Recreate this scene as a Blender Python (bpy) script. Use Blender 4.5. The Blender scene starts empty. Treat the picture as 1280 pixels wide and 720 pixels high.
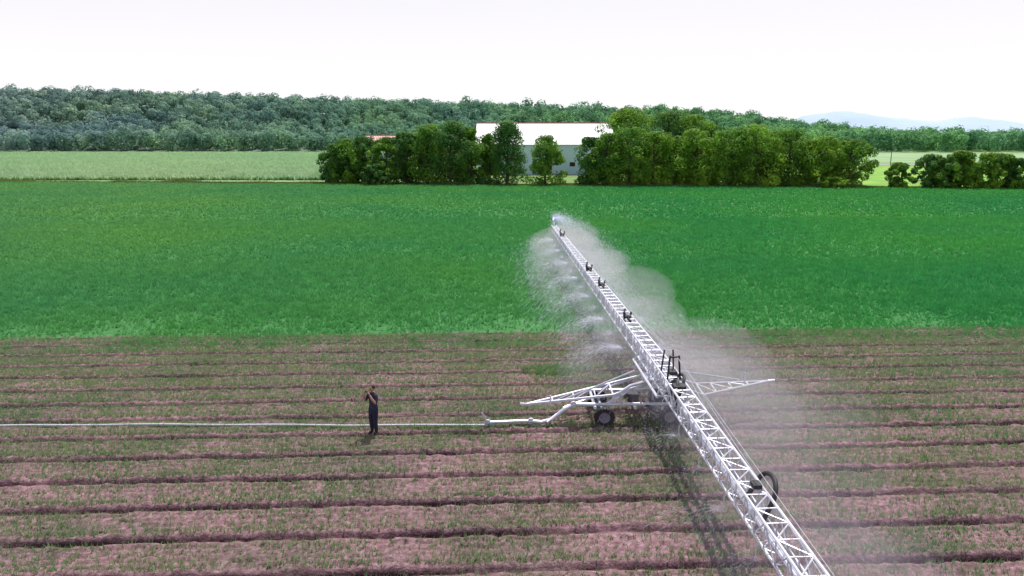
import bpy, math, random
import numpy as np
from mathutils import Vector, Matrix
random.seed(7); rng=np.random.default_rng(7)
sc=bpy.context.scene
sc.view_settings.view_transform='Standard'; sc.view_settings.look='None'; sc.view_settings.exposure=0

# ------------------------------------------------------------ helpers
def mesh_np(name,V,F,mats=(),smooth=False,mi=None,parent=None,loc=(0,0,0),obj=True):
    V=np.asarray(V,dtype=np.float32); F=np.asarray(F,dtype=np.int32)
    me=bpy.data.meshes.new(name); n,k=F.shape
    me.vertices.add(len(V)); me.vertices.foreach_set('co',V.ravel())
    me.loops.add(n*k); me.loops.foreach_set('vertex_index',F.ravel())
    me.polygons.add(n); me.polygons.foreach_set('loop_start',np.arange(0,n*k,k,dtype=np.int32))
    for m in mats: me.materials.append(m)
    if mi is not None: me.polygons.foreach_set('material_index',np.asarray(mi,dtype=np.int32))
    me.polygons.foreach_set('use_smooth',np.full(n,smooth))
    me.update(calc_edges=True)
    ob=bpy.data.objects.new(name,me); sc.collection.objects.link(ob); ob.location=loc
    if parent: ob.parent=parent
    return ob
def empty(name,loc=(0,0,0),rotz=0):
    e=bpy.data.objects.new(name,None); sc.collection.objects.link(e); e.location=loc; e.rotation_euler=(0,0,rotz); e.empty_display_size=.3
    return e
class Geo:
    def __init__(s): s.V=[];s.F=[];s.n=0
    def add(s,V,F):
        s.V.append(np.asarray(V,float)); s.F.append(np.asarray(F,int)+s.n); s.n+=len(V)
    def path(s,pts,r,seg=7,cap=True):
        pts=[Vector(p) for p in pts]; N=len(pts)
        rs=r if hasattr(r,'__len__') else [r]*N
        V=[];F=[]; up=None
        for i,p in enumerate(pts):
            t=(pts[min(i+1,N-1)]-pts[max(i-1,0)]).normalized()
            if up is None: up=Vector((0,0,1)) if abs(t.z)<.9 else Vector((1,0,0))
            a=t.cross(up).normalized(); up=a.cross(t).normalized()
            for k in range(seg):
                an=2*math.pi*k/seg; V.append(p+(a*math.cos(an)+up*math.sin(an))*rs[i])
        for i in range(N-1):
            for k in range(seg):
                k2=(k+1)%seg; F.append((i*seg+k,i*seg+k2,(i+1)*seg+k2,(i+1)*seg+k))
        if cap:
            for b,fl in ((0,True),((N-1)*seg,False)):
                c=len(V); V.append(pts[0] if b==0 else pts[-1])
                for k in range(seg):
                    k2=(k+1)%seg; F.append((b+k,b+k2,c,c) if not fl else (b+k2,b+k,c,c))
        s.add([tuple(v) for v in V],F)
    def box(s,c,sz,M=None):
        V=[];
        for x in(-.5,.5):
            for y in(-.5,.5):
                for z in(-.5,.5):
                    v=Vector((x*sz[0],y*sz[1],z*sz[2]))
                    if M: v=M@v
                    V.append(tuple(v+Vector(c)))
        s.add(V,[(0,1,3,2),(4,6,7,5),(0,4,5,1),(2,3,7,6),(0,2,6,4),(1,5,7,3)])
    def lathe(s,prof,c,axis='Y',seg=28):
        V=[];F=[];n=len(prof)
        for k in range(seg):
            a=2*math.pi*k/seg
            for r,h in prof:
                if axis=='Y': V.append((c[0]+r*math.cos(a),c[1]+h,c[2]+r*math.sin(a)))
                else: V.append((c[0]+r*math.cos(a),c[1]+r*math.sin(a),c[2]+h))
        for k in range(seg):
            k2=(k+1)%seg
            for i in range(n-1): F.append((k*n+i,k2*n+i,k2*n+i+1,k*n+i+1))
        s.add(V,F)
    def obj(s,name,mat,parent=None,smooth=True):
        V=np.concatenate(s.V); F=np.concatenate(s.F)
        me=bpy.data.meshes.new(name)
        fl=[]
        for f in F.tolist():
            g=[]
            for i in f:
                if i not in g: g.append(i)
            fl.append(g)
        me.from_pydata(V.tolist(),[],fl); me.materials.append(mat)
        me.polygons.foreach_set('use_smooth',[smooth]*len(me.polygons)); me.update()
        if smooth:
            try: me.set_sharp_from_angle(angle=math.radians(40))
            except Exception: pass
        ob=bpy.data.objects.new(name,me); sc.collection.objects.link(ob)
        if parent: ob.parent=parent
        return ob

def mat(name,stops,scale=5,detail=4,rough=.85,metal=0,bump=0,bscale=None,transl=0,big=None,spec=.3,xg=None):
    """xg=(x0,x1,rgb0,rgb1): aerial haze put into the colour along X"""
    m=bpy.data.materials.new(name); m.use_nodes=True; nt=m.node_tree; N=nt.nodes; L=nt.links
    N.clear(); out=N.new('ShaderNodeOutputMaterial'); b=N.new('ShaderNodeBsdfPrincipled')
    tc=N.new('ShaderNodeTexCoord')
    no=N.new('ShaderNodeTexNoise'); no.inputs['Scale'].default_value=scale; no.inputs['Detail'].default_value=detail; no.inputs['Roughness'].default_value=.6
    L.new(tc.outputs['Object'],no.inputs['Vector'])
    cr=N.new('ShaderNodeValToRGB'); e=cr.color_ramp.elements
    while len(e)<len(stops): e.new(.5)
    for i,(p,c) in enumerate(stops): e[i].position=p; e[i].color=(*c,1)
    L.new(no.outputs['Fac'],cr.inputs['Fac']); col=cr.outputs['Color']
    def mul(col,other):
        mx=N.new('ShaderNodeMix'); mx.data_type='RGBA'; mx.blend_type='MULTIPLY'; mx.inputs[0].default_value=1
        L.new(col,mx.inputs[6]); L.new(other,mx.inputs[7]); return mx.outputs[2]
    if big:
        n2=N.new('ShaderNodeTexNoise'); n2.inputs['Scale'].default_value=big[0]; n2.inputs['Detail'].default_value=3
        L.new(tc.outputs['Object'],n2.inputs['Vector'])
        c2=N.new('ShaderNodeValToRGB'); c2.color_ramp.elements[0].position=.35; c2.color_ramp.elements[1].position=.65
        c2.color_ramp.elements[0].color=(*big[1],1); c2.color_ramp.elements[1].color=(*big[2],1)
        L.new(n2.outputs['Fac'],c2.inputs['Fac']); col=mul(col,c2.outputs['Color'])
    if xg:
        sx=N.new('ShaderNodeSeparateXYZ'); L.new(tc.outputs['Object'],sx.inputs[0])
        mr=N.new('ShaderNodeMapRange'); mr.inputs['From Min'].default_value=xg[0]; mr.inputs['From Max'].default_value=xg[1]; L.new(sx.outputs['X'],mr.inputs['Value'])
        mc=N.new('ShaderNodeMix'); mc.data_type='RGBA'; L.new(mr.outputs[0],mc.inputs[0]); mc.inputs[6].default_value=(*xg[2],1); mc.inputs[7].default_value=(*xg[3],1)
        col=mul(col,mc.outputs[2])
    L.new(col,b.inputs['Base Color']); b.inputs['Roughness'].default_value=rough; b.inputs['Metallic'].default_value=metal
    b.inputs['Specular IOR Level'].default_value=spec
    if bump:
        nb=N.new('ShaderNodeTexNoise'); nb.inputs['Scale'].default_value=bscale or scale*4; nb.inputs['Detail'].default_value=5
        L.new(tc.outputs['Object'],nb.inputs['Vector'])
        bp=N.new('ShaderNodeBump'); bp.inputs['Strength'].default_value=1; bp.inputs['Distance'].default_value=bump
        L.new(nb.outputs['Fac'],bp.inputs['Height']); L.new(bp.outputs['Normal'],b.inputs['Normal'])
    sh=b.outputs[0]
    if transl:
        t=N.new('ShaderNodeBsdfTranslucent'); L.new(col,t.inputs['Color'])
        ms=N.new('ShaderNodeMixShader'); ms.inputs[0].default_value=transl
        L.new(sh,ms.inputs[1]); L.new(t.outputs[0],ms.inputs[2]); sh=ms.outputs[0]
    L.new(sh,out.inputs['Surface'])
    return m
def vnoise(x,y,sc_,seed=0):
    r=np.random.default_rng(seed); G=r.random((256,256))
    X=np.asarray(x)*sc_+100; Y=np.asarray(y)*sc_+100
    xi=np.floor(X).astype(int); yi=np.floor(Y).astype(int); fx=X-xi; fy=Y-yi
    fx=fx*fx*(3-2*fx); fy=fy*fy*(3-2*fy)
    g=lambda a,b:G[a%256,b%256]
    return (g(xi,yi)*(1-fx)+g(xi+1,yi)*fx)*(1-fy)+(g(xi,yi+1)*(1-fx)+g(xi+1,yi+1)*fx)*fy

# ------------------------------------------------------------ camera, sun, world
H=10.5
cd=bpy.data.cameras.new('camera'); cam=bpy.data.objects.new('camera',cd); sc.collection.objects.link(cam)
cam.location=(0,0,H); cam.rotation_euler=(math.radians(90-11.2),0,0)
cd.sensor_width=36; cd.lens=36*950/1280; cd.clip_end=30000; cd.clip_start=.1
sc.camera=cam
EL=math.radians(60); AZ=math.radians(12)
sd=Vector((math.sin(AZ)*math.cos(EL),math.cos(AZ)*math.cos(EL),math.sin(EL)))
sl=bpy.data.lights.new('sun','SUN'); sl.energy=4.8; sl.angle=math.radians(.5); sl.color=(1,.96,.9)
so=bpy.data.objects.new('sun',sl); sc.collection.objects.link(so); so.rotation_euler=(-sd).to_track_quat('-Z','Y').to_euler(); so.location=(0,0,60)
w=bpy.data.worlds.new('World'); sc.world=w; w.use_nodes=True; nt=w.node_tree; N=nt.nodes; L=nt.links
bg=N['Background']; bg.inputs['Strength'].default_value=.1
sk=N.new('ShaderNodeTexSky'); sk.sky_type='NISHITA'; sk.sun_disc=False; sk.sun_elevation=EL; sk.sun_rotation=AZ; sk.dust_density=3; sk.air_density=1.2
tc=N.new('ShaderNodeTexCoord'); sx=N.new('ShaderNodeSeparateXYZ'); L.new(tc.outputs['Generated'],sx.inputs[0])
mr=N.new('ShaderNodeMapRange'); mr.inputs['From Min'].default_value=0.08; mr.inputs['From Max'].default_value=.5; mr.inputs['To Min'].default_value=1; mr.inputs['To Max'].default_value=.08
L.new(sx.outputs['Z'],mr.inputs['Value'])
mx=N.new('ShaderNodeMix'); mx.data_type='RGBA'; L.new(mr.outputs[0],mx.inputs[0]); L.new(sk.outputs[0],mx.inputs[6]); mx.inputs[7].default_value=(10.4,10.1,10.6,1)
L.new(mx.outputs[2],bg.inputs['Color'])

# ------------------------------------------------------------ row frame
T=math.radians(2.6); CT,ST=math.cos(T),math.sin(T)
def uv2xy(u,v): return u*CT-v*ST, u*ST+v*CT
def edgeY(x): return 171-.104*np.asarray(x)
VE=39.3

# ------------------------------------------------------------ ground sheets
m_ground=mat('meadow_grass',[(.3,(.10,.17,.045)),(.7,(.17,.27,.07))],scale=.05,detail=6,big=(.004,(.8,.9,.8),(1.1,1.1,1)))
g=9000; nx=60
xs=np.linspace(-g,g,nx); ys=np.linspace(-600,16000,nx)
X,Y=np.meshgrid(xs,ys); V=np.stack([X.ravel(),Y.ravel(),np.full(X.size,-.25)],1)
I=np.arange(nx*nx).reshape(nx,nx); F=np.stack([I[:-1,:-1].ravel(),I[:-1,1:].ravel(),I[1:,1:].ravel(),I[1:,:-1].ravel()],1)
mesh_np('ground',V,F,[m_ground])

m_soil=mat('soil',[(.28,(.11,.064,.072)),(.5,(.22,.136,.145)),(.75,(.40,.275,.295))],scale=6,detail=9,rough=.95,bump=.04,bscale=16,big=(.3,(.74,.80,.76),(1.14,1.06,1.12)),spec=.15)
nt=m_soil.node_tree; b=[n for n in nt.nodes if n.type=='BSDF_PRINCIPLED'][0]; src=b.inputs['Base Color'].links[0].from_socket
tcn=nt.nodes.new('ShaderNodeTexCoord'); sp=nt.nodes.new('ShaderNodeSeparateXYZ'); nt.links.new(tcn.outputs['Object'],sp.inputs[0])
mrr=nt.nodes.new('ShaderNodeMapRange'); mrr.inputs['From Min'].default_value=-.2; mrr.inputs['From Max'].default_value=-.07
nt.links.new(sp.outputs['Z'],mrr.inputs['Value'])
mm=nt.nodes.new('ShaderNodeMix'); mm.data_type='RGBA'; nt.links.new(mrr.outputs[0],mm.inputs[0]); mm.inputs[6].default_value=(.062,.024,.034,1); nt.links.new(src,mm.inputs[7])  # furrow shade painted in: soil colour darkens towards the lowest ground
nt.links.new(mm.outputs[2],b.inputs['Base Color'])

PER=1.8; V0=19.07-PER*9
def prof(v):
    p=((v-V0)/PER)%1.0*PER
    q=np.where(p>PER/2,p-PER,p)
    z=np.where(q<0,-.22*np.clip(1+q/.32,0,1),-.22*np.clip(1-q/.12,0,1))
    z+=np.where(np.abs(q)>.25,.018*np.cos((p-.5)/.3*2*math.pi),0)
    return z
us=np.arange(-42,42,.12); vs=np.arange(2,VE+2.5,.06)
U,W=np.meshgrid(us,vs); nu,nv=len(us),len(vs)
wob=(vnoise(U,W*0+np.round((W-V0)/PER)*7,.15,3)-.5)*.16+(vnoise(U,W*0+np.round((W-V0)/PER)*7,1.1,23)-.5)*.07
wd=vnoise(U,np.round((W-V0)/PER)*5.0,.6,13)
Z=prof(W+wob)*(.65+.6*wd)
Z+=(rng.random(U.shape)-.5)*.05+(vnoise(U,W,4,1)-.5)*.08+(vnoise(U,W,1.3,2)-.5)*.05-.03
Z=np.minimum(Z,.04)
edge=np.clip((W-VE-1)/1.2,0,1); Z=Z*(1-edge)+(-.10)*edge
x,y=uv2xy(U,W); V=np.stack([x.ravel(),y.ravel(),Z.ravel()],1)
I=np.arange(nu*nv).reshape(nv,nu); F=np.stack([I[:-1,:-1].ravel(),I[:-1,1:].ravel(),I[1:,1:].ravel(),I[1:,:-1].ravel()],1)
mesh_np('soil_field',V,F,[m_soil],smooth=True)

m_cg=mat('crop_soil',[(.35,(.05,.16,.055)),(.7,(.09,.26,.09))],scale=3,detail=6,rough=1,big=(.03,(.8,.9,.9),(1.1,1,1)),spec=.05)
V=[];nn=40
for i in range(nn+1):
    u=-500+1000*i/nn
    a=uv2xy(u,VE+1.2); V.append((a[0],a[1],-.06)); V.append((a[0],float(edgeY(np.clip(a[0],-300,300))),-.06))
F=[(2*i,2*i+2,2*i+3,2*i+1) for i in range(nn)]
mesh_np('crop_field',V,F,[m_cg])

# ------------------------------------------------------------ blades
def blades(px,py,pz,nb,h,wd,lean):
    n=len(px); k=n*nb
    bx=np.repeat(px,nb)+rng.normal(0,.02,k); by=np.repeat(py,nb)+rng.normal(0,.02,k); bz=np.repeat(pz,nb)
    hh=np.repeat(h,nb)*rng.uniform(.6,1.15,k); a=rng.uniform(0,2*math.pi,k); ln=lean*hh*rng.uniform(.2,1,k)
    pa=rng.uniform(0,math.pi,k); w2=wd*rng.uniform(.6,1.2,k)/2
    V=np.empty((k,3,3),np.float32)
    V[:,0]=np.stack([bx-np.cos(pa)*w2,by-np.sin(pa)*w2,bz],1)
    V[:,1]=np.stack([bx+np.cos(pa)*w2,by+np.sin(pa)*w2,bz],1)
    V[:,2]=np.stack([bx+np.cos(a)*ln,by+np.sin(a)*ln,bz+hh],1)
    return V.reshape(-1,3),np.arange(k*3).reshape(-1,3)
def cat(parts):
    Vs=[];Fs=[];o=0
    for V,F in parts: Vs.append(V);Fs.append(F+o);o+=len(V)
    return np.concatenate(Vs),np.concatenate(Fs)

m_seed=mat('onion_leaves',[(.3,(.12,.24,.095)),(.7,(.30,.43,.20))],scale=2.5,rough=.6,transl=.4,big=(.2,(.85,.95,.9),(1.15,1.05,1)))
parts=[]
for bi in range(0,22):
    for off,dm in ((.26,1.6),(.42,1.5),(.64,1.1),(.88,.85),(1.12,.95),(1.36,1.3)):
        v=V0+bi*PER+off
        if v<4 or v>VE+1: continue
        uu=np.arange(-42,42,.045); uu=uu+rng.normal(0,.03,len(uu)); vv=v+rng.normal(0,.06,len(uu))
        dens=(.62+.6*np.clip((v-16)/22,0,1)**1.2)*dm
        keep=rng.random(len(uu))<dens*(.25+1.3*vnoise(uu,vv,.5,5)**1.3+.4*vnoise(uu,vv,2.2,6)-.1)
        uu=uu[keep];vv=vv[keep]; x,y=uv2xy(uu,vv)
        h=(.09+.13*rng.random(len(uu)))*(.9+.3*(v/40))
        parts.append(blades(x,y,np.full(len(uu),-.04),4,h,.026,.8))
n=260; x=rng.normal(2.0,.7,n); y=rng.normal(33.6,.35,n); parts.append(blades(x,y,np.full(n,-.04),8,rng.uniform(.15,.35,n),.04,.8))
V,F=cat(parts); mesh_np('onion_seedlings',V,F,[m_seed])

m_crop=mat('crop_leaves',[(.3,(.050,.26,.065)),(.7,(.10,.43,.105))],scale=.9,detail=6,rough=.6,transl=.45,
   big=(.03,(.78,.93,1.15),(1.25,1.08,.9)),spec=.2,xg=(-75,25,(2.1,1.12,1.5),(.9,1,1)))  # leftward lightening is haze painted into the crop leaf colour
parts=[]
def dense(v0,v1,half,dn,nb,h,wd):
    n=int((v1-v0)*2*half*dn)
    u=rng.uniform(-half,half,n); v=rng.uniform(v0,v1,n)
    v=np.round(v/.45)*.45+rng.normal(0,.09,n) if v1<110 else v
    x,y=uv2xy(u,v)
    k=y<edgeY(x)-.5
    den=np.clip((v-VE)/9,0,1)*.6+.4+(vnoise(u,v,.35,9)-.5)*1.1*np.clip(1-(v-VE)/22,0,1)
    k&=rng.random(n)<den
    x,y,u,v=x[k],y[k],u[k],v[k]
    hh=h*(.8+.4*vnoise(u,v,.12,8))*np.clip(.6+(v-VE)/25,0.6,1)
    parts.append(blades(x,y,np.full(len(x),-.06),nb,hh,wd,1.0))
dense(VE-1.6,50,48,42,5,.32,.042)
dense(50,66,62,30,4,.33,.055)
dense(66,100,92,15,4,.34,.085)
dense(100,200,205,4.0,4,.36,.19)
V,F=cat(parts); mesh_np('green_crop',V,F,[m_crop])

m_pf=mat('pale_field_ground',[(.3,(.20,.36,.15)),(.7,(.32,.48,.22))],scale=.3,rough=1)
def quad(name,pts,z,m): return mesh_np(name,[(a,b_,z) for a,b_ in pts],[(0,1,2,3)],[m])
quad('cornfield',[(-620,edgeY(-620)+8),(-46,edgeY(-46)+8),(-75,545),(-620,570)],-.2,m_pf)
m_corn=mat('corn_leaves',[(.3,(.30,.47,.25)),(.7,(.52,.66,.42))],scale=.25,detail=5,rough=.6,transl=.4,big=(.012,(.85,.95,.95),(1.1,1.05,1)))
n=65000; y=196+rng.random(n)**1.6*350; x=rng.uniform(-1,0,n)*(y*.78)-46
k=(y>edgeY(x)+9)&(x<-46-(y-180)*.03); x,y=x[k],y[k]; y=np.round(y/2.2)*2.2+rng.normal(0,.3,len(y))
V,F=blades(x,y,np.full(len(x),-.2),4,np.full(len(x),1.4),.5,.9); mesh_np('corn_plants',V,F,[m_corn])
m_br=mat('bright_meadow',[(.3,(.15,.32,.05)),(.7,(.27,.47,.09))],scale=.2,detail=6,rough=1,big=(.05,(.7,.82,.75),(1.1,1.05,1)))
quad('meadow',[(70,edgeY(70)+7),(330,edgeY(330)+7),(420,300),(96,300)],-.2,m_br)
m_pale=mat('hay_field_grass',[(.3,(.20,.34,.16)),(.7,(.31,.45,.24))],scale=.05,detail=5,rough=1,big=(.01,(.75,.82,.85),(1.1,1.05,1)))
quad('hay_field',[(110,330),(520,330),(760,620),(230,620)],-.2,m_pale)
m_road=mat('gravel',[(.3,(.38,.36,.36)),(.7,(.5,.48,.47))],scale=1,rough=1)
quad('gravel_road',[(96,312),(500,300),(505,309),(96,322)],-.19,m_road)
m_weed=mat('margin_grass',[(.3,(.09,.15,.04)),(.7,(.25,.33,.10))],scale=.6,detail=5,transl=.35,big=(.05,(.8,.8,.8),(1.2,1.1,1)))
n=26000; x=rng.uniform(-170,150,n); y=edgeY(x)+rng.uniform(0,7,n)
V,F=blades(x,y,np.full(n,-.25),4,.3+.9*vnoise(x,y,.15,4)**2,.16,.6); mesh_np('field_margin_grass',V,F,[m_weed])

# ------------------------------------------------------------ trees
m_bark=mat('bark',[(.3,(.06,.045,.035)),(.7,(.16,.13,.10))],scale=4,rough=1)
def leafmat(n,a,b_): return mat(n,[(.32,a),(.52,tuple((i+j)/2 for i,j in zip(a,b_))),(.68,b_)],scale=.40,detail=6,rough=.6,transl=.5,spec=.15,big=(.12,(.75,.85,.85),(1.25,1.1,1.0)))
LM=[leafmat('leaves_a',(.06,.16,.03),(.30,.55,.07)),leafmat('leaves_b',(.05,.14,.045),(.18,.38,.08)),leafmat('leaves_c',(.10,.22,.025),(.42,.68,.09))]
def crown(clumps,leaves,size,jit=.45,shell=.22):
    c=np.repeat(clumps,leaves,axis=0); n=len(c)
    d=rng.normal(size=(n,3)); d/=np.linalg.norm(d,axis=1)[:,None]
    p=c[:,:3]+d*c[:,3:4]*(rng.random((n,1))**shell)*np.array([1,1,.85])
    nr=d+rng.normal(0,jit,(n,3)); nr[:,2]+=.25; nr/=np.linalg.norm(nr,axis=1)[:,None]
    a=np.cross(nr,rng.normal(size=(n,3))); a/=np.linalg.norm(a,axis=1)[:,None]; b_=np.cross(nr,a)
    s=size*rng.uniform(.55,1.25,(n,1))
    V=np.stack([p-a*s*.5,p-b_*s*.4,p+a*s*.5,p+b_*s*.4],1).reshape(-1,3)
    return V,np.arange(n*4).reshape(-1,4)
def make_tree(x,y,h,wd,lm=0,name='deciduous_tree',cone=0,leaf=.46,dens=1.0,z0=-.25,low=.02):
    e=empty(name,(x,y,z0))
    g=Geo(); lean=rng.normal(0,.03,2)*h
    top=(lean[0],lean[1],h*.82)
    g.path([(0,0,-.1),(lean[0]*.2,lean[1]*.2,h*.2),(lean[0]*.6,lean[1]*.6,h*.5),top],[.028*h,.021*h,.013*h,.003*h],8)
    ncl=int(58*dens*max(1,wd*h/110)**.6); cl=[]; tm=rng.uniform(.32,.46)
    for i in range(ncl):
        t=rng.random()
        zz=low+(1-low)*t
        if cone: rr=(1-t)**.6*1.0+.12
        else: rr=math.sqrt(max(.03,1-((t-tm)/(1.0-tm if t>tm else tm+.45))**2))
        a=rng.uniform(0,2*math.pi); q=rng.random()**.35
        r_cl=rng.uniform(.09,.19)*min(wd,h*.8)
        R=max(0,wd/2*rr*rng.uniform(.8,1.15)-r_cl*.5)*q
        cl.append((lean[0]*t+R*math.cos(a),lean[1]*t+R*math.sin(a),max(r_cl*.7,min(zz*h,h-r_cl*.8)),r_cl))
        if i%5==0:
            zs=h*max(.12,zz*.6)
            g.path([(lean[0]*zs/h,lean[1]*zs/h,zs),(cl[-1][0]*.5,cl[-1][1]*.5,(zs+cl[-1][2])/2+.2),cl[-1][:3]],[.009*h,.006*h,.002*h],5)
    g.obj('trunk',m_bark,e)
    cl=np.array(cl); V,F=crown(cl,int(140*(.42/leaf)**1.2),leaf,.38,.18)
    mesh_np('foliage',V,F,[LM[lm]],parent=e)
    return e
def T_(xp,wp,top,lm=0,dy=6,**k):
    X_=(xp-640)*.184; Yb=float(edgeY(X_))+dy; s=(Yb*.981+2)/950
    X_=(xp-640)*s; make_tree(X_,Yb,10.9+(172-top)*s,wp*s*1.2,lm,**k)
for a in [(417,36,180,1),(434,42,174,0),(457,48,171,1),(484,46,172,0),(508,40,165,1),(534,54,156,0),(563,60,152,1),(590,40,160,0),
          (681,44,170,0),(740,42,172,1),(757,44,167,0),(786,54,160,0),(815,60,165,2),(845,56,171,0),(873,58,162,2),
          (912,58,160,0),(945,68,156,2),(983,62,162,0),(1028,52,171,2),(1060,58,174,0)]: T_(*a,dy=5+3*random.random())
T_(634,54,152,1,6,cone=1); T_(612,28,168,0,9)
for a in [(785,70,137,0),(830,70,140,1),(866,60,145,0),(893,50,156,1)]: T_(*a,dy=22)
for a in [(430,44,180,1),(520,60,166,0),(572,56,162,1),(930,60,168,1),(975,60,170,0),(1020,50,176,1),(1050,50,180,1)]: T_(*a,dy=14)
T_(1123,26,203,0,3,leaf=.35,name='shrub')
for a in [(1165,44,193,1),(1180,40,195,0),(1196,46,189,0),(1222,50,191,2),(1246,46,192,0),(1266,32,198,1)]: T_(*a,dy=3,name='shrub')
T_(1042,34,221,2,-1,leaf=.3,name='shrub')
T_(470,30,205,1,0,name='shrub')

# ------------------------------------------------------------ distant forest
def hillz(x,y):
    xp=640+x/.74*1.0*(700/np.maximum(y,400))
    tops=np.interp(xp,[-300,0,200,400,600,780,830,900,1000,1100,1200,1280,1500],[104,108,113,121,126,134,133,139,152,164,171,174,176])
    ridge=10.5+(172-tops)*.745-15
    f=np.clip((y-590)/160,0,1); f=f*f*(3-2*f)
    return np.maximum(ridge,0)*f-.25
n1,n2=90,24
X,Y=np.meshgrid(np.linspace(-900,900,n1),np.linspace(560,900,n2)); Z=hillz(X,Y)-.1
V=np.stack([X.ravel(),Y.ravel(),Z.ravel()],1); I=np.arange(n1*n2).reshape(n2,n1)
F=np.stack([I[:-1,:-1].ravel(),I[:-1,1:].ravel(),I[1:,1:].ravel(),I[1:,:-1].ravel()],1)
m_hill=mat('forest_floor',[(.3,(.12,.18,.14)),(.7,(.16,.22,.17))],scale=.1,rough=1)
mesh_np('forest_hill',V,F,[m_hill],smooth=True)
m_for=mat('forest_leaves',[(.35,(.13,.24,.13)),(.5,(.20,.34,.18)),(.65,(.33,.50,.24))],scale=.05,detail=4,rough=.8,transl=.45,big=(.012,(.95,.92,1.15),(1.1,1.05,.9)),spec=.05,xg=(-500,150,(1.15,1.02,1.9),(.8,1.1,.9)))  # bluish haze painted into the leaf colour, strongest to the left
bx=[];yy=572.
while yy<790:
    half=yy*.76; ar=np.arange(-half,half,10.)
    r=ar+rng.uniform(-4.5,4.5,len(ar))
    bx.append(np.stack([r,yy+rng.uniform(-4.5,4.5,len(r))],1)); yy+=10.
B=np.concatenate(bx)
hs=rng.uniform(12,18,len(B)); hs=np.where(rng.random(len(B))<.15,hs*1.2,hs)
zb=hillz(B[:,0],B[:,1])
cls=[]
for i in range(7):
    t=rng.uniform(.25,.8,len(B)) if i else np.full(len(B),.72)
    a=rng.uniform(0,6.28,len(B)); q=(rng.uniform(.1,.28,len(B)) if i else 0)*hs*(1.2-t)
    cls.append(np.stack([B[:,0]+q*np.cos(a),B[:,1]+q*np.sin(a),zb+t*hs,hs*rng.uniform(.20,.30,len(B))],1))
V,F=crown(np.concatenate(cls),42,1.9,.15,.10); mesh_np('distant_forest',V,F,[m_for])
B=[]
for i in range(190):
    x=rng.uniform(150,520); B.append((x,620+rng.uniform(-12,30)+x*.12))
for i in range(70):
    x=rng.uniform(-80,170); B.append((x,430+rng.uniform(-10,10)))
B=np.array(B); hs=rng.uniform(7,13,len(B)); cls=[]
for i in range(6):
    t=rng.uniform(.15,.8,len(B)); a=rng.uniform(0,6.28,len(B)); q=rng.uniform(0,.25,len(B))*hs
    cls.append(np.stack([B[:,0]+q*np.cos(a),B[:,1]+q*np.sin(a),-.25+t*hs,hs*rng.uniform(.17,.28,len(B))],1))
V,F=crown(np.concatenate(cls),45,1.3,.25,.15); mesh_np('distant_tree_row',V,F,[m_for])

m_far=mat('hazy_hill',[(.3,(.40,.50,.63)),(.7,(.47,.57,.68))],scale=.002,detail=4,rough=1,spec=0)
def hills(name,y0,pts,m):
    xs=np.linspace(pts[0][0],pts[-1][0],120); D=y0*.981
    tops=np.interp(xs,[p[0] for p in pts],[p[1] for p in pts])+ (vnoise(xs,xs*0,.03,11)-.5)*3+(vnoise(xs,xs*0,.1,12)-.5)*1.2
    Xw=(xs-640)*D/950; Zt=np.maximum(10.5+(172-tops)*y0/950,0)
    V=[];F=[]
    prof_=[(-.25,0),(-.12,.55),(0,1),(.15,.6),(.3,0)]
    for i in range(120):
        for dy,f in prof_: V.append((Xw[i],y0*(1+dy*.5),Zt[i]*f-.3))
    for i in range(119):
        for j in range(4): F.append((i*5+j,(i+1)*5+j,(i+1)*5+j+1,i*5+j+1))
    mesh_np(name,V,F,[m],smooth=True)
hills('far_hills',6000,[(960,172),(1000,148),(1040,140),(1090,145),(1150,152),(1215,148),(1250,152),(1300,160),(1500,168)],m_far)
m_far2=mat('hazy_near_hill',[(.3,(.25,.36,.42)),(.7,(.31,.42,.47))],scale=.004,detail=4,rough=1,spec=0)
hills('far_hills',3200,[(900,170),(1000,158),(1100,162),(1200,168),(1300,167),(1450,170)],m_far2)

# ------------------------------------------------------------ buildings
def striped(name,c1,c2,axis,scale):
    m=mat(name,[(.3,c1),(.7,c2)],scale=.4,detail=5,rough=.45)
    nt=m.node_tree; b=[n for n in nt.nodes if n.type=='BSDF_PRINCIPLED'][0]
    tcn=nt.nodes.new('ShaderNodeTexCoord'); wv=nt.nodes.new('ShaderNodeTexWave'); wv.bands_direction=axis; wv.inputs['Scale'].default_value=scale
    nt.links.new(tcn.outputs['Object'],wv.inputs['Vector']); bp=nt.nodes.new('ShaderNodeBump'); bp.inputs['Distance'].default_value=.06
    nt.links.new(wv.outputs['Fac'],bp.inputs['Height']); nt.links.new(bp.outputs['Normal'],b.inputs['Normal']); return m
m_roof=striped('white_metal_roof',(.70,.70,.74),(.80,.79,.83),'X',.6)
m_wall=striped('pale_blue_siding',(.62,.82,.97),(.70,.88,.99),'X',1.0)
m_redr=striped('red_metal_roof',(.55,.18,.2),(.65,.26,.28),'X',.6)
m_redw=striped('red_siding',(.42,.04,.05),(.5,.07,.08),'X',1.2)
m_dark=mat('dark_opening',[(.3,(.02,.022,.03)),(.7,(.04,.045,.05))],rough=.3)
m_white=mat('white_trim',[(.3,(.75,.75,.75)),(.7,(.82,.82,.82))],rough=.5)
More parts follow.
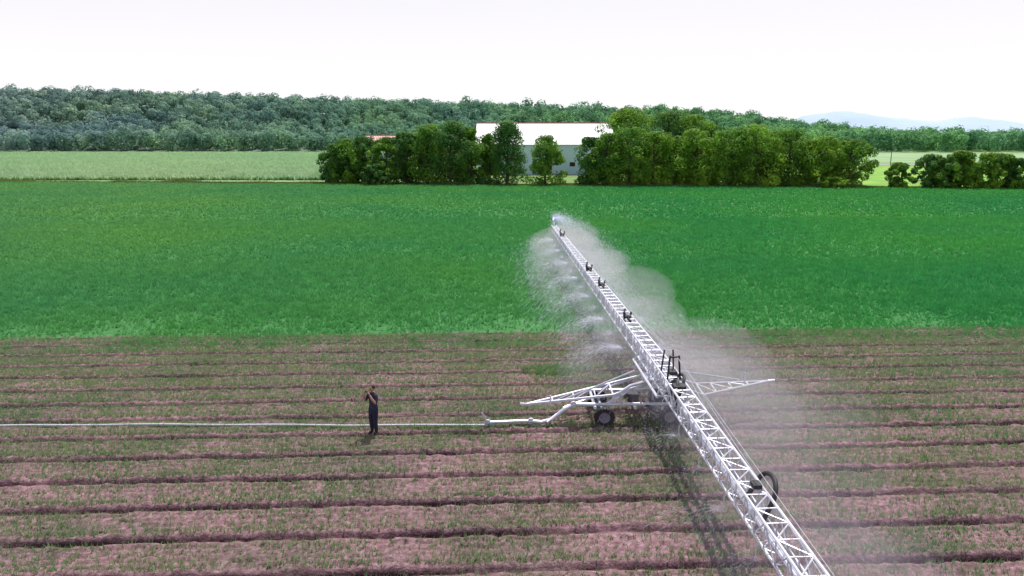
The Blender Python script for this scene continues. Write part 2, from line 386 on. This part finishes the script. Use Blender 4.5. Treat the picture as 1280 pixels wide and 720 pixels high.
def barn(name,cx,cy,L_,D_,eave,ridge,mr_,mw,rz=0,doors=4,cap=m_redr):
    e=empty(name,(cx,cy,-.25),rz); hl,hd=L_/2,D_/2
    g=Geo(); V=[(-hl,-hd,0),(hl,-hd,0),(hl,hd,0),(-hl,hd,0),(-hl,-hd,eave),(hl,-hd,eave),(hl,hd,eave),(-hl,hd,eave),(-hl,0,ridge-.1),(hl,0,ridge-.1)]
    g.add(V,[(0,1,5,4),(2,3,7,6),(1,2,6,5),(3,0,4,7)]); g.add([V[4],V[7],V[8],V[5],V[6],V[9]],[(0,1,2,2),(3,5,4,4)])
    g.obj('walls',mw,e,False)
    g=Geo(); o=.6; k=(ridge-eave)/hd
    for s in(-1,1):
        V=[(-hl-o,s*(hd+o),eave-k*o+.1),(hl+o,s*(hd+o),eave-k*o+.1),(hl+o,0,ridge+.1),(-hl-o,0,ridge+.1)]
        V2=[(a,b_,c+.15) for a,b_,c in V]
        g.add(V+V2,[(0,1,2,3),(4,5,6,7),(0,1,5,4),(1,2,6,5),(3,0,4,7)])
    g.obj('roof',mr_,e,False)
    g=Geo(); g.path([(-hl-o,0,ridge+.32),(hl+o,0,ridge+.32)],.16,6); g.obj('ridge_cap',cap,e)
    g=Geo(); f=Geo()
    for i in range(doors):
        x=-hl+L_*(i+.5)/doors; wdt,hh=(4,4.2) if i%2==0 else (1.6,1.2); zc=hh/2+.05 if i%2==0 else 3
        g.box((x,-hd-.02,zc),(wdt,.06,hh)); f.box((x,-hd-.03,zc+hh/2+.12),(wdt+.4,.12,.2)); 
        for s in(-1,1): f.box((x+s*(wdt/2+.1),-hd-.03,zc),(.2,.12,hh))
    g.obj('doors',m_dark,e,False); f.obj('door_frames',m_white,e,False)
    return e
barn('white_barn',9.8,238,40,22,8.8,14.8,m_roof,m_wall,doors=5)
barn('farm_shed',-39,242,12,10,9.0,11.1,m_redr,m_wall,doors=3)
barn('red_barn',43,215,10,9,7.4,10.3,m_redr,m_redw,doors=3)
for (x,y) in [(150,305),(215,303),(300,300)]:
    g=Geo(); g.path([(x,y,-.3),(x,y,8)],[.16,.11],7); g.path([(x-1.1,y,7.4),(x+1.1,y,7.4)],.07,5)
    for s in(-.9,0,.9): g.path([(x+s,y,7.4),(x+s,y,7.7)],.05,5)
    g.obj('utility_pole',m_bark)

# ------------------------------------------------------------ irrigation boom
m_galv=mat('galvanised_steel',[(.3,(.56,.56,.67)),(.7,(.77,.77,.88))],scale=6,rough=.38,metal=.3,spec=.5)
m_blk=mat('black_rubber',[(.3,(.015,.015,.018)),(.7,(.04,.04,.045))],scale=8,rough=.6)
m_hose=mat('white_hose',[(.3,(.58,.58,.64)),(.7,(.72,.72,.78))],scale=3,rough=.5)
root=empty('irrigation_boom')
C=Vector((5.5,27.8,0)); dv=Vector((-.055,1,0)).normalized(); sv=Vector((dv.y,-dv.x,0))
def zc(s): return 2.05+(s/36*1.0 if s>0 else s/36*.1)
def bp_(s,a=0,z=0): p=C+dv*s+sv*a; return Vector((p.x+min(0,s)*.036,p.y,zc(s)+z))
gt=Geo(); gb=Geo(); gp=Geo()
def sec(s): f=abs(s)/36; return .30-.10*f,.34-.14*f
nb=108; S=np.linspace(-36,36,nb+1)
for i in range(nb):
    s0,s1=S[i],S[i+1]; w0,h0=sec(s0); w1,h1=sec(s1)
    A=[bp_(s0,-w0,-h0),bp_(s0,w0,-h0),bp_(s0,w0,h0),bp_(s0,-w0,h0)]
    B=[bp_(s1,-w1,-h1),bp_(s1,w1,-h1),bp_(s1,w1,h1),bp_(s1,-w1,h1)]
    for a,b_ in zip(A,B): gt.path([a,b_],.036,6,False)
    for j in range(4):
        k=(j+1)%4; gb.path([A[j],A[k]],.018,5,False)
        gb.path([A[j],B[k]] if i%2 else [A[k],B[j]],.018,5,False)
gp.path([bp_(s,0,-sec(s)[1]+.06) for s in np.linspace(-36,36,73)],.075,8)
gt.obj('truss_chords',m_galv,root); gb.obj('truss_bracing',m_galv,root,False); gp.obj('water_pipe',m_galv,root)
gm=Geo(); gc=Geo(); MS=-2.4
for a in(-.22,.22):
    gm.path([bp_(MS-.4,a,.3),bp_(MS-.4,a*.7,1.15)],.035,6); gm.path([bp_(MS+.6,a,.3),bp_(MS+.5,a*.7,1.1)],.03,6)
gm.path([bp_(MS-.4,-.15,1.1),bp_(MS-.4,.15,1.1)],.03); 
for s in(8,16,26): gc.path([bp_(MS+.5,.1,1.05),bp_(s,.1,sec(s)[1])],.008,4,False)
for s in(-9,-16,-26): gc.path([bp_(MS-.4,.1,1.1),bp_(s,.1,sec(s)[1])],.008,4,False)
gm.obj('mast',m_blk,root); gc.obj('tie_cables',m_galv,root,False)
gh=Geo()
def loop(s,r,a=.25,hh=1.0,rad=.045):
    w_,h_=sec(s); pts=[]
    for i in range(13):
        t=i/12*math.pi; pts.append(bp_(s+r*math.cos(t),a+.18*math.sin(t),h_*.6+hh*r*math.sin(t)))
    pts=[bp_(s+r,a*.3,-.2)]+pts+[bp_(s-r,a*.3,-.3)]
    gh.path(pts,rad,8)
loop(-11.0,.55,.3,.75,.06); loop(-3.0,.45,.1,.7,.055); loop(-3.4,.35,-.2,.7,.05)
gh.box(bp_(-11.0,.1,.38),(.2,.3,.1)); gh.box(bp_(-3.6,0,.30),(.4,.4,.16)); gh.box(bp_(-2.2,.1,.38),(.26,.4,.12))
for s in(5.4,12.2,16.6,30):
    gh.path([bp_(s,-.15,.2),bp_(s-.1,-.2,.62),bp_(s+.25,-.1,.7)],.055,6); gh.path([bp_(s+.35,.15,.2),bp_(s+.3,.2,.55)],.05,6); gh.box(bp_(s+.15,0,.35),(.3,.3,.14)); gh.path([bp_(s-.5,0,.34),bp_(s+.9,0,.36)],.06,6)
gh.obj('hoses_and_valves',m_blk,root)
gn=Geo(); noz=[]
for i,s in enumerate(np.arange(-34,35,2.4)):
    for a in(-1,1):
        w_,h_=sec(s); p=bp_(s,a*(w_+.06),-h_-.12)
        gn.path([bp_(s,0,-h_+.06),bp_(s,a*w_,-h_-.04),p,p+Vector((0,0,-.25))],.016,5)
        gn.lathe([(.0,.0),(.035,.0),(.045,-.06),(.02,-.1),(0,-.1)],p+Vector((0,0,-.25)),'Z',8)
        noz.append((p+Vector((0,0,-.3)),a,s,i))
gn.obj('sprinkler_nozzles',m_galv,root)
gg=Geo(); e=bp_(36); up=Vector((0,0,1))
gg.path([e,e+up*.35,e+up*.42+dv*.15],.07,8); gg.path([e+up*.42+dv*.1,e+up*.65+dv*.9],[.06,.035],8); gg.path([e+up*.45+dv*.2,e+up*.65+dv*.1,e+up*.8+dv*.5],.025,6)
gg.obj('end_gun',m_galv,root)

# cart -------------------------------------------------------
tr=-.09
cart=empty('cart'); cart.parent=root
def wheel(x,y,r=.38,wd=.28):
    z=tr+r-.03; g=Geo()
    g.lathe([(r*.56,-wd*.38),(r*.8,-wd*.5),(r*.94,-wd*.46),(r,-wd*.3),(r*1.01,0),(r,wd*.3),(r*.94,wd*.46),(r*.8,wd*.5),(r*.56,wd*.38)],(x,y,z),'Y',32)
    for k in range(22):
        a=2*math.pi*k/22; M=Matrix.Rotation(-a,3,'Y')
        g.box((x+r*math.cos(a),y,z+r*math.sin(a)),(.03,wd*.85,.04),M)
    g.obj('tyre',m_blk,cart)
    g=Geo(); g.lathe([(0,-wd*.2),(r*.2,-wd*.24),(r*.25,-wd*.1),(r*.36,-wd*.12),(r*.56,-wd*.30)],(x,y,z),'Y',24)
    g.lathe([(0,wd*.2),(r*.2,wd*.24),(r*.25,wd*.1),(r*.36,wd*.12),(r*.56,wd*.30)],(x,y,z),'Y',24)
    g.obj('rim',m_rim,cart)
m_rim=mat('rim_paint',[(.3,(.20,.17,.24)),(.7,(.32,.28,.36))],scale=8,rough=.6)
for wx,wy in((3.45,26.9),(5.9,26.98),(3.4,29.0),(5.85,29.1)): wheel(wx,wy)
g=Geo()
zf=.66
for wy in(27.15,28.8): g.path([(3.0,wy,zf),(6.7,wy+.1,zf)],.07,8)
for wx in(3.1,4.6,6.5): g.path([(wx,26.9,zf-.05),(wx,29.05,zf-.05)],.06,8)
for wx in(3.45,5.9): g.path([(wx,26.95,.26),(wx,29.05,.26)],.05,8); g.path([(wx,27.2,.3),(wx,27.2,zf)],.06,6); g.path([(wx,28.8,.3),(wx,28.8,zf)],.06,6)
c0=Vector((5.5,27.9,0))
for ax,ay in((3.5,27.15),(3.5,28.8),(6.6,27.2),(6.6,28.85)): g.path([(ax,ay,zf),(c0.x+(.35 if ax>5 else -.35),c0.y+(.35 if ay>28 else -.35),1.52)],.05,7)
g.lathe([(0,1.4),(.5,1.4),(.55,1.46),(.55,1.56),(.3,1.6),(.3,1.68),(0,1.68)],(c0.x,c0.y,0),'Z',24)
g.lathe([(0,.6),(.12,.6),(.12,1.5),(0,1.5)],(c0.x,c0.y,0),'Z',14)
for a in(-.5,.5):
    g.path([bp_(-2.6,a,-.40),bp_(1.8,a,-.40)],.05,7)
for s in(-2.5,-1.6,-.8,.8,1.6): g.path([bp_(s,-.55,-.40),bp_(s,.55,-.40)],.04,6); g.path([bp_(s,-.5,-.4),bp_(s,-.28,.3)],.03,6); g.path([bp_(s,.5,-.4),bp_(s,.28,.3)],.03,6)
Lt=Vector((.55,27.3,.62)); Rt=Vector((9.85,28.0,1.30))
for tip,sg in((Lt,-1),(Rt,1)):
    bx_=c0.x+sg*.5; m1=1.0; m2=1.4
    g.path([tip,(bx_+sg*1.2,27.25,m1),(bx_,27.4,m2)],.05,7); g.path([tip,(bx_+sg*1.2,28.45,m1+.05),(bx_,28.4,m2)],.05,7)
    g.path([tip+Vector((-sg*1.1,-.0,.05)),(bx_+sg*.3,27.9,1.75)],.035,6)
    for f in(.3,.55,.8):
        p1=tip.lerp(Vector((bx_+sg*1.2,27.25,m1)),f); p2=tip.lerp(Vector((bx_+sg*1.2,28.45,m1+.05)),f); g.path([p1,p2],.03,6)
        g.path([p1,tip.lerp(Vector((bx_+sg*1.2,28.45,m1+.05)),min(1,f+.25))],.022,5)
    g.path([tip,tip+Vector((sg*.25,0,.02))],.06,7); g.path([tip+Vector((-sg*.9,0,-.05)),tip+Vector((-sg*.9,0,.35))],.03,6)
    g.path([(bx_+sg*1.2,27.25,m1),(bx_+sg*1.2,27.2,zf)],.04,6); g.path([(bx_+sg*1.2,28.45,m1+.05),(bx_+sg*1.2,28.8,zf)],.04,6)
    g.path([(bx_+sg*1.2,27.25,m1),(bx_+sg*1.2,28.45,m1+.05)],.04,6)
g.path([(4.1,27.0,.75),(4.0,26.95,1.2),(4.4,27,1.45),(5.1,27.4,1.5)],.06,8)
g.obj('chassis_frame',m_galv,cart)
g=Geo()
g.path([(-.9,26.75,.1),(.4,26.85,.12),(.7,26.85,.12)],.065,8)
g.path([(.7,26.85,.12),(1.1,26.8,.10),(1.5,26.85,.2),(1.9,26.95,.5),(2.3,27.0,.72),(3.1,27.1,.68)],.075,9)
g.path([(1.3,26.7,.13),(2.0,27.3,.5),(3.1,28.1,.6)],.05,7)
for p in((-.9,26.75,.1),(.7,26.85,.12),(2.3,27.0,.72)): g.lathe([(.05,-.04),(.12,-.04),(.12,.04),(.05,.04)],p,'Y',12)
g.path([(-.95,26.72,-.1),(-.98,26.72,.28),(-1.12,26.72,.5)],.03,6); g.path([(-.95,26.72,.1),(-.7,26.72,.0)],.03,6)
g.obj('drawbar_pipe',m_galv,cart)
g=Geo(); g.path([(4.9,27.3,.7),(5.4,27.0,.45),(6.2,27.1,.5),(6.6,27.5,.9)],.08,8); g.box((5.8,27.9,.85),(.7,.9,.4)); g.box((4.6,27.7,.8),(.4,.5,.3)); g.obj('drive_unit',m_blk,cart)
g=Geo(); pts=[]
for i in range(90):
    x=-50+49.1*i/89; pts.append((x,26.75+(x+.9)*.006+.06*math.sin(x*.35),.02+.012*math.sin(x*1.3)))
g.path(pts,.05,8); g.obj('supply_hose',m_hose)

# ------------------------------------------------------------ water spray
def water_mat():
    m=bpy.data.materials.new('water_drops'); m.use_nodes=True; nt=m.node_tree; N=nt.nodes; L=nt.links; N.clear()
    o=N.new('ShaderNodeOutputMaterial'); d=N.new('ShaderNodeBsdfDiffuse'); t=N.new('ShaderNodeBsdfTranslucent'); x=N.new('ShaderNodeMixShader')
    no=N.new('ShaderNodeTexNoise'); cr=N.new('ShaderNodeValToRGB'); cr.color_ramp.elements[0].color=(.70,.72,.95,1); cr.color_ramp.elements[1].color=(.88,.88,1,1)
    L.new(no.outputs['Fac'],cr.inputs['Fac']); L.new(cr.outputs[0],d.inputs['Color']); L.new(cr.outputs[0],t.inputs['Color'])
    x.inputs[0].default_value=.6; L.new(d.outputs[0],x.inputs[1]); L.new(t.outputs[0],x.inputs[2]); L.new(x.outputs[0],o.inputs['Surface']); return m
m_wat=water_mat()
sproot=empty('water_spray')
def streaks(P,D,ln,wd):
    D=D/np.linalg.norm(D,axis=1)[:,None]; n=len(P)
    a=np.cross(D,rng.normal(size=(n,3))); a/=np.linalg.norm(a,axis=1)[:,None]
    ln=ln*rng.uniform(.5,1.4,(n,1)); wd=wd*rng.uniform(.5,1.3,(n,1))
    V=np.stack([P-D*ln/2,P+a*wd/2,P+D*ln/2,P-a*wd/2],1).reshape(-1,3); return V,np.arange(n*4).reshape(-1,4)
parts=[]
def jet(p,az,spread,v0,el,n,wd,ln,wind=(.5,0,0),tmin=.02,els=.10):
    A=az+rng.normal(0,spread,n); E=el+rng.normal(0,els,n); vv=v0*rng.uniform(.7,1.12,n)
    tf=(vv*np.sin(E)+np.sqrt((vv*np.sin(E))**2+2*9.8*max(.2,p[2])))/9.8
    t=tmin+(tf-tmin)*rng.random(n)**1.15
    vel=np.stack([vv*np.cos(E)*np.cos(A),vv*np.cos(E)*np.sin(A),vv*np.sin(E)],1)
    P=np.array(p)[None]+vel*t[:,None]; P[:,2]-=4.9*t*t; P+=np.array(wind)[None]*(t**2)[:,None]
    D=vel.copy(); D[:,2]-=9.8*t; k=P[:,2]>.0
    parts.append(streaks(P[k],D[k],ln,wd))
for p,a,s,i in noz:
    if s<-20: continue
    dist=p.y; base=math.atan2(sv.y*a,sv.x*a)
    far=s>2; wdt=(.003+.00012*dist)
    if far:
        if i%2==0:
            for q in(-.6,-.1,.4): jet(tuple(p),base+q+rng.normal(0,.15),.24,5.4*rng.uniform(.9,1.15),.22+rng.normal(0,.05),330,wdt*1.1,.28,els=.10)
        jet(tuple(p),base,1.0,4.4,.15,1000,wdt,.12,els=.25)
        jet(tuple(p),base,1.6,2.8,.15,900,wdt,.08,wind=(2.6,0,0),els=.5)
    else:
        if i%2==0: jet(tuple(p),base,.5,4.6,.15,150,wdt,.28)
        jet(tuple(p),base,1.2,3.2,.1,320,wdt,.10,wind=(2.2,0,0),els=.35)
tip=bp_(36,0,.6)+dv*.8
jet(tuple(tip),math.radians(80),.14,6,.4,3000,.013,.35,wind=(1.2,-.6,0))
jet(tuple(tip),math.radians(0),.7,4.2,.35,6500,.012,.16,wind=(2.5,-2.5,0),els=.3)
V,F=cat(parts); mesh_np('droplets',V,F,[m_wat],parent=sproot)
def mistmat(dens):
    m=bpy.data.materials.new('mist'); m.use_nodes=True; nt=m.node_tree; N=nt.nodes; L=nt.links; N.clear()
    o=N.new('ShaderNodeOutputMaterial'); vs=N.new('ShaderNodeVolumeScatter'); vs.inputs['Color'].default_value=(.86,.78,1,1); vs.inputs['Anisotropy'].default_value=.2
    vs.inputs['Density'].default_value=dens; L.new(vs.outputs[0],o.inputs['Volume']); return m
MM=[mistmat(.022),mistmat(.036),mistmat(.058)]
a_,b_=14,24
SV=[(math.sin(math.pi*i/a_)*math.cos(2*math.pi*j/b_),math.sin(math.pi*i/a_)*math.sin(2*math.pi*j/b_),math.cos(math.pi*i/a_)) for i in range(a_+1) for j in range(b_)]
SF=[(i*b_+j,(i+1)*b_+j,(i+1)*b_+(j+1)%b_,i*b_+(j+1)%b_) for i in range(a_) for j in range(b_)]
def mist(c,sz,k,rz=0):
    o=mesh_np('mist',SV,SF,[MM[k]],parent=sproot,smooth=True); o.location=c; o.scale=sz; o.rotation_euler=(rng.normal(0,.06),rng.normal(0,.12),rz)
for i in range(13):
    s=-15+i*4.2+rng.normal(0,.8); p=bp_(s,0,0)
    mist((p.x+rng.uniform(.5,2.0),p.y,p.z-rng.uniform(.4,1.0)),(rng.uniform(1.6,2.9),rng.uniform(3,5.5),rng.uniform(1.0,1.6)),int(rng.integers(0,3)) if s>0 else int(rng.integers(0,2)),rng.normal(.05,.25))
for i in range(8):
    s=3+i*4.2; p=bp_(s,0,0)
    mist((p.x-rng.uniform(.8,1.9),p.y,p.z-.8),(rng.uniform(1.3,2.3),rng.uniform(2.2,3.6),rng.uniform(.8,1.2)),int(rng.integers(0,2)),.05)
mist((5.0,62.5,2.4),(2.2,4,1.4),2,.1); mist((4.2,64,2.8),(1.2,2.2,.9),2)
mist((8.4,23,1.1),(2.8,4.5,1.2),0,.4); mist((8.0,31,1.2),(3.0,5,1.5),1,-.2); mist((8.0,18.5,1.0),(2.4,4.5,1.1),0,.1); mist((9.4,28,.9),(4.4,5.5,1.0),0,-.1)

# ------------------------------------------------------------ person
m_skin=mat('skin',[(.3,(.42,.22,.16)),(.7,(.5,.28,.2))],rough=.5)
m_shirt=mat('dark_shirt',[(.3,(.03,.025,.06)),(.7,(.06,.05,.10))],scale=12,rough=.9,bump=.01)
m_trou=mat('dark_trousers',[(.3,(.018,.018,.045)),(.7,(.04,.035,.075))],scale=12,rough=.9,bump=.01)
m_shoe=mat('shoe_leather',[(.3,(.02,.015,.012)),(.7,(.04,.03,.025))],rough=.5)
m_hair=mat('hair',[(.3,(.02,.012,.008)),(.7,(.045,.03,.02))],scale=40,rough=.6)
man=empty('person',(-5.0,26.0,-.07),math.radians(-38)); man.scale=(1.06,1.06,1.06)
def skin(name,vs,es,rs,mats,pick,root_i=0,sub=2):
    me=bpy.data.meshes.new(name); me.from_pydata(vs,es,[]); ob=bpy.data.objects.new(name,me); sc.collection.objects.link(ob)
    md=ob.modifiers.new('s','SKIN'); md.use_smooth_shade=True
    for i,r in enumerate(rs):
        sv_=me.skin_vertices[0].data[i]; sv_.radius=r if isinstance(r,tuple) else (r,r); sv_.use_root=(i==root_i)
    m2=ob.modifiers.new('d','SUBSURF'); m2.levels=sub; m2.render_levels=sub
    bpy.context.view_layer.update(); dg=bpy.context.evaluated_depsgraph_get()
    me2=bpy.data.meshes.new_from_object(ob.evaluated_get(dg)); ob.modifiers.clear(); ob.data=me2
    me2.materials.clear()
    for m in mats: me2.materials.append(m)
    for p in me2.polygons: p.material_index=pick(p.center); p.use_smooth=True
    ob.parent=man; return ob
vs=[(0,0,.96),(0,.01,1.12),(0,0,1.32),(0,.01,1.45),(0,0,1.54),
 (.10,0,.86),(.10,-.015,.50),(.10,.01,.30),(.10,.02,.09),(.115,-.15,.045),
 (-.10,0,.86),(-.105,-.01,.50),(-.11,.01,.30),(-.11,.03,.09),(-.14,-.14,.045),
 (.18,0,1.42),(.27,-.10,1.19),(.23,-.22,1.36),(.13,-.25,1.52),
 (-.18,0,1.42),(-.27,-.08,1.20),(-.22,-.21,1.37),(-.11,-.25,1.53)]
es=[(0,1),(1,2),(2,3),(3,4),(0,5),(5,6),(6,7),(7,8),(8,9),(0,10),(10,11),(11,12),(12,13),(13,14),(3,15),(15,16),(16,17),(17,18),(3,19),(19,20),(20,21),(21,22)]
rs=[(.165,.12),(.155,.12),(.18,.13),(.12,.10),.06,.115,.085,.075,.058,.045,.115,.085,.075,.058,.045,.072,.052,.044,.030,.072,.052,.044,.030]
def pk(c):
    if c.z>1.53 and abs(c.x)<.07 and c.y>-.1: return 2
    if c.z<.075: return 3
    if c.z<.98 and abs(c.x)<.27: return 1
    if c.y<-.13 and c.z>1.1: return 2
    return 0
skin('body',vs,es,rs,[m_shirt,m_trou,m_skin,m_shoe],pk)
def ell(c,r,seg=20,rings=14,cut=None):
    g=Geo();V=[];F=[]
    for i in range(rings+1):
        th=math.pi*i/rings
        for j in range(seg):
            ph=2*math.pi*j/seg; x=math.sin(th)*math.cos(ph); y=math.sin(th)*math.sin(ph); z=math.cos(th)
            k=1-.18*max(0,-z)
            V.append((c[0]+r[0]*x*k,c[1]+r[1]*y*k,c[2]+r[2]*z))
    for i in range(rings):
        for j in range(seg): F.append((i*seg+j,(i+1)*seg+j,(i+1)*seg+(j+1)%seg,i*seg+(j+1)%seg))
    g.add(V,F); return g
g=ell((0,-.02,1.655),(.078,.097,.118)); g.path([(0,-.11,1.675),(0,-.137,1.645),(0,-.118,1.635)],[.010,.016,.012],8)
for s in(-1,1): g.path([(s*.076,-.01,1.68),(s*.088,.0,1.66),(s*.078,-.005,1.63)],[.012,.016,.01],6)
g.path([(-.025,-.108,1.603),(0,-.114,1.601),(.025,-.108,1.603)],.007,6)
g.obj('head',m_skin,man)
g=ell((0,.004,1.685),(.086,.098,.105)); g.obj('hair',m_hair,man)
g=Geo()
for s in(-1,1): g.lathe([(0,-.008),(.010,-.006),(.012,0),(0,.0)],(s*.03,-.108,1.672),'Y',10)
g.obj('eyes',m_dark,man)
for s in(-1,1):
    wx=.13 if s>0 else -.11; v=[(wx,-.25,1.52),(wx*.8,-.262,1.57),(wx*.65,-.27,1.61)]; e_=[(0,1),(1,2)]; r=[.026,(.036,.02),(.036,.018)]
    for k in range(4):
        b0=(wx*.65+(k-1.5)*.004*s,-.262-.006*k,1.60+.012*(k-1.5)); i=len(v)
        ln=[.05,.062,.058,.045][k]
        v+=[b0,(b0[0]-s*ln*.55,b0[1]-.024,b0[2]+.006),(b0[0]-s*ln*1.0,b0[1]-.012,b0[2]+.004)]; e_+=[(2,i),(i,i+1),(i+1,i+2)]; r+=[.010,.009,.007]
    i=len(v); v+=[(wx*.7,-.24,1.575),(wx*.4,-.245,1.585)]; e_+=[(1,i),(i,i+1)]; r+=[.011,.008]
    skin('hand',v,e_,r,[m_skin],lambda c:0,0,1)
g=Geo(); g.box((0,-.275,1.61),(.15,.012,.075)); g.obj('phone',m_dark,man,False)
print('done', sum(len(o.data.polygons) for o in bpy.data.objects if o.type=='MESH'))
